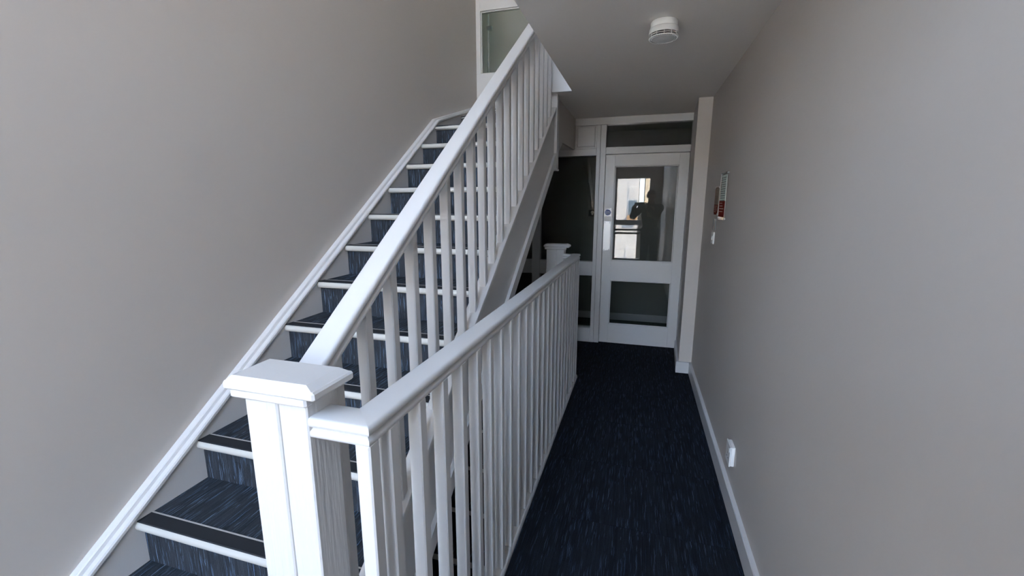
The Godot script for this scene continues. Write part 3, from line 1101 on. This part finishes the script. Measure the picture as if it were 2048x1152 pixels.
func photographer() -> void:
	var t := thing("person", "person in dark jacket and trousers holding up a phone, mirrored in the door glass", "person", Vector3(-0.30, 0, 5.1))
	var sh := [Vector3(-0.48, 1.41, 5.08), Vector3(-0.12, 1.41, 5.08)]
	var el := [Vector3(-0.655, 1.24, 4.93), Vector3(-0.19, 1.235, 4.87)]
	var wr := [Vector3(-0.632, 1.445, 4.745), Vector3(-0.385, 1.435, 4.755)]
	var hip := [Vector3(-0.39, 0.93, 5.10), Vector3(-0.21, 0.93, 5.10)]
	var kn := [Vector3(-0.395, 0.50, 5.08), Vector3(-0.20, 0.50, 5.09)]
	var an := [Vector3(-0.40, 0.085, 5.12), Vector3(-0.195, 0.085, 5.13)]
	var hd := Vector3(-0.305, 1.655, 5.02)
	# the body
	var b := []
	b.append([Vector3(-0.30, 0.96, 5.10), 0.13, Vector3(-0.30, 1.15, 5.09), 0.12])
	b.append([Vector3(-0.30, 1.15, 5.09), 0.12, Vector3(-0.30, 1.34, 5.08), 0.135])
	b.append([sh[0], 0.06, sh[1], 0.06])
	b.append([Vector3(-0.30, 1.42, 5.08), 0.06, Vector3(-0.303, 1.56, 5.05), 0.055])
	for k in 2:
		b.append([sh[k], 0.055, el[k], 0.043])
		b.append([el[k], 0.043, wr[k], 0.029])
		b.append([hip[k], 0.088, kn[k], 0.055])
		b.append([kn[k], 0.056, an[k], 0.04])
		b.append([an[k], 0.042, an[k] + Vector3(0, -0.04, -0.16), 0.032])
	var body := blob(b, 0.016, 0.04)
	# head: skull, jaw, nose, brow, lips, ears
	b = []
	b.append([hd + Vector3(0, 0.025, 0.01), 0.088, hd + Vector3(0, 0.02, -0.015), 0.082])
	b.append([hd + Vector3(0, -0.05, -0.045), 0.052, hd + Vector3(0, -0.088, -0.062), 0.028])
	b.append([hd + Vector3(0, -0.02, -0.03), 0.062, hd + Vector3(0, -0.13, 0.025), 0.056])
	b.append([hd + Vector3(0, 0.012, -0.094), 0.010, hd + Vector3(0, -0.034, -0.112), 0.013])
	b.append([hd + Vector3(-0.035, 0.026, -0.083), 0.010, hd + Vector3(0.035, 0.026, -0.083), 0.010])
	b.append([hd + Vector3(-0.018, -0.063, -0.092), 0.007, hd + Vector3(0.018, -0.063, -0.092), 0.007])
	for s in [-1, 1]:
		b.append([hd + Vector3(0.083 * s, 0.01, 0.0), 0.013, hd + Vector3(0.08 * s, -0.035, -0.006), 0.009])
	var head := blob(b, 0.006, 0.014)
	var hands := Bld.new()
	for k in 2:
		var s := 1.0 if k == 0 else -1.0     # towards the middle of the phone
		var ex := -0.588 if k == 0 else -0.432
		var kc := Vector3(ex - 0.022 * s, 1.478, 4.668)
		b = []
		b.append([wr[k], 0.026, kc + Vector3(-0.004 * s, -0.02, 0.022), 0.02])
		for q in 4:
			var root := kc + Vector3(-0.006 * s, 0.034 - 0.021 * q, 0.004)
			b.append([wr[k] + (kc - wr[k]) * 0.35, 0.018, root, 0.0105])
		var h := blob(b, 0.004, 0.01)
		append_to(hands, h)
		for q in 4:    # four fingers round the far face, each longer or shorter than the next
			var root := kc + Vector3(-0.006 * s, 0.034 - 0.021 * q, 0.004)
			var reach: float = [0.030, 0.036, 0.033, 0.024][q]
			var m1 := root + Vector3(0.002 * s, 0.002, -0.032)
			var m2 := m1 + Vector3(reach * 0.6 * s, -0.002, -0.004)
			var m3 := m2 + Vector3(reach * 0.45 * s, -0.003, 0.002)
			append_to(hands, blob([[root, 0.0098, m1, 0.0088], [m1, 0.0088, m2, 0.008], [m2, 0.008, m3, 0.007]], 0.004, 0.005))
		var tb := kc + Vector3(-0.004 * s, -0.03, 0.016)
		var t1 := tb + Vector3(0.026 * s, 0.018, 0.006)
		append_to(hands, blob([[tb, 0.014, t1, 0.011], [t1, 0.0105, t1 + Vector3(0.024 * s, 0.014, -0.008), 0.0085]], 0.004, 0.006))
	append_to(body, head)
	append_to(body, hands)
	put("body", body, M.skin, t)
	# hair
	b = [[hd + Vector3(0, 0.045, 0.02), 0.086, hd + Vector3(0, 0.052, -0.022), 0.078], [hd + Vector3(0, 0.0, 0.045), 0.07, hd + Vector3(0, -0.04, 0.05), 0.055]]
	put("hair", blob(b, 0.008, 0.02), M.hair, t)
	# jacket and trousers
	b = []
	b.append([Vector3(-0.30, 0.93, 5.10), 0.155, Vector3(-0.30, 1.15, 5.09), 0.145])
	b.append([Vector3(-0.36, 1.15, 5.09), 0.105, Vector3(-0.40, 1.34, 5.08), 0.105])
	b.append([Vector3(-0.24, 1.15, 5.09), 0.105, Vector3(-0.20, 1.34, 5.08), 0.105])
	b.append([sh[0], 0.078, sh[1], 0.078])
	b.append([Vector3(-0.302, 1.46, 5.075), 0.075, Vector3(-0.303, 1.51, 5.065), 0.072])
	for k in 2:
		b.append([sh[k], 0.078, el[k], 0.062])
		b.append([el[k], 0.062, wr[k].lerp(el[k], 0.08), 0.044])
	put("jacket", blob(b, 0.014, 0.04), M.jacket, t)
	b = [[Vector3(-0.30, 0.95, 5.10), 0.135, Vector3(-0.30, 0.90, 5.10), 0.135]]
	for k in 2:
		b.append([hip[k], 0.108, kn[k], 0.078])
		b.append([kn[k], 0.078, an[k] + Vector3(0, 0.01, 0), 0.066])
	put("trousers", blob(b, 0.016, 0.03), M.trousers, t)
	for k in 2:
		put("shoe", blob([[an[k] + Vector3(0, -0.035, 0.03), 0.05, an[k] + Vector3(0, -0.045, -0.17), 0.04]], 0.01, 0.01), M.shoe, t)
	for s in [-1, 1]:
		var e := Bld.new()
		e.lathe(PackedVector2Array([Vector2(0.0, 0.0), Vector2(0.010, 0.002), Vector2(0.008, 0.007), Vector2(0.0, 0.009)]), hd + Vector3(0.032 * s, 0.008, -0.079), Vector3.FORWARD, 14)
		put("eye", e, M.black_plastic, t)
	# the phone it holds
	t = thing("phone", "dark phone held sideways in front of the photographer", "phone", Vector3(-0.51, 1.45, 4.65))
	put("case", cube(Vector3(-0.588, 1.452, 4.6465), Vector3(-0.432, 1.527, 4.6545), 0.003), M.black_plastic, t)
	put("screen", cube(Vector3(-0.583, 1.457, 4.6545), Vector3(-0.437, 1.522, 4.6550)), M.dark_glass, t)


func append_to(a: Bld, b: Bld) -> void:
	a.v.append_array(b.v)
	a.n.append_array(b.n)
	a.t.append_array(b.t)


# ---------------------------------------------------------------- what the window looks out on
func outside() -> void:
	var b := Bld.new()
	b.box(Vector3(-60, -8.2, 7.6), Vector3(60, -8, 70))
	struct("street", b, M.bounce_paving)
	building("white rendered building with narrow windows across the street, mirrored in the door glass", Vector3(-5.42, -8, 17), Vector3(9.6, 11.4, 6), M.render_white, -9.6, 1)
	building("cream sunlit building with a tan balcony across the street", Vector3(3.96, -8, 17.6), Vector3(8.6, 11.8, 6), M.render_cream, -0.1, 2)


func building(label: String, base: Vector3, size: Vector3, m: Material, _x: float, sd: int) -> void:
	var t := thing("building", label, "building", base)
	var x0 := base.x - size.x / 2
	var x1 := base.x + size.x / 2
	var z := base.z
	put("wall", cube(Vector3(x0, base.y, z), Vector3(x1, base.y + size.y, z + size.z)), m, t)
	put("parapet", cube(Vector3(x0 - 0.1, base.y + size.y, z - 0.1), Vector3(x1 + 0.1, base.y + size.y + 0.25, z + size.z)), M.render_white, t)
	for r in 4:
		var n := 4
		for c in n:
			var cx := x0 + size.x * (c + 0.5) / n + (0.94 if sd == 1 else -0.1)
			var y := base.y + r * 2.9 + (0.0 if sd == 1 else 1.0) + 0.02
			var hw := 0.24 if sd == 1 else 0.55
			var w := put("window", cube(Vector3(cx - hw, y, z - 0.06), Vector3(cx + hw, y + 1.6, z + 0.02), 0.02), M.white_plastic, t)
			if sd == 1:     # a pale blind over a dark lower pane, and a tan window box
				put("blind", cube(Vector3(cx - hw + 0.05, y + 1.0, z - 0.075), Vector3(cx + hw - 0.05, y + 1.53, z - 0.06)), M.render_white, w)
				put("pane", cube(Vector3(cx - hw + 0.05, y + 0.1, z - 0.075), Vector3(cx + hw - 0.05, y + 0.95, z - 0.06)), M.dark_glass, w)
				put("window_box", cube(Vector3(cx - hw, y - 0.05, z - 0.3), Vector3(cx + hw, y + 0.24, z - 0.08), 0.01), M.brick_tan, t)
				continue
			for s in [-1, 1]:
				put("pane", cube(Vector3(cx + s * 0.265 - 0.23, y + 0.07, z - 0.075), Vector3(cx + s * 0.265 + 0.23, y + 1.53, z - 0.06)), M.dark_glass, w)
		if sd == 2:
			put("balcony", cube(Vector3(x0 + 0.3, base.y + 0.2 + r * 2.9, z - 0.9), Vector3(x1 - 0.3, base.y + 0.75 + r * 2.9, z - 0.02), 0.02), M.brick_tan, t)
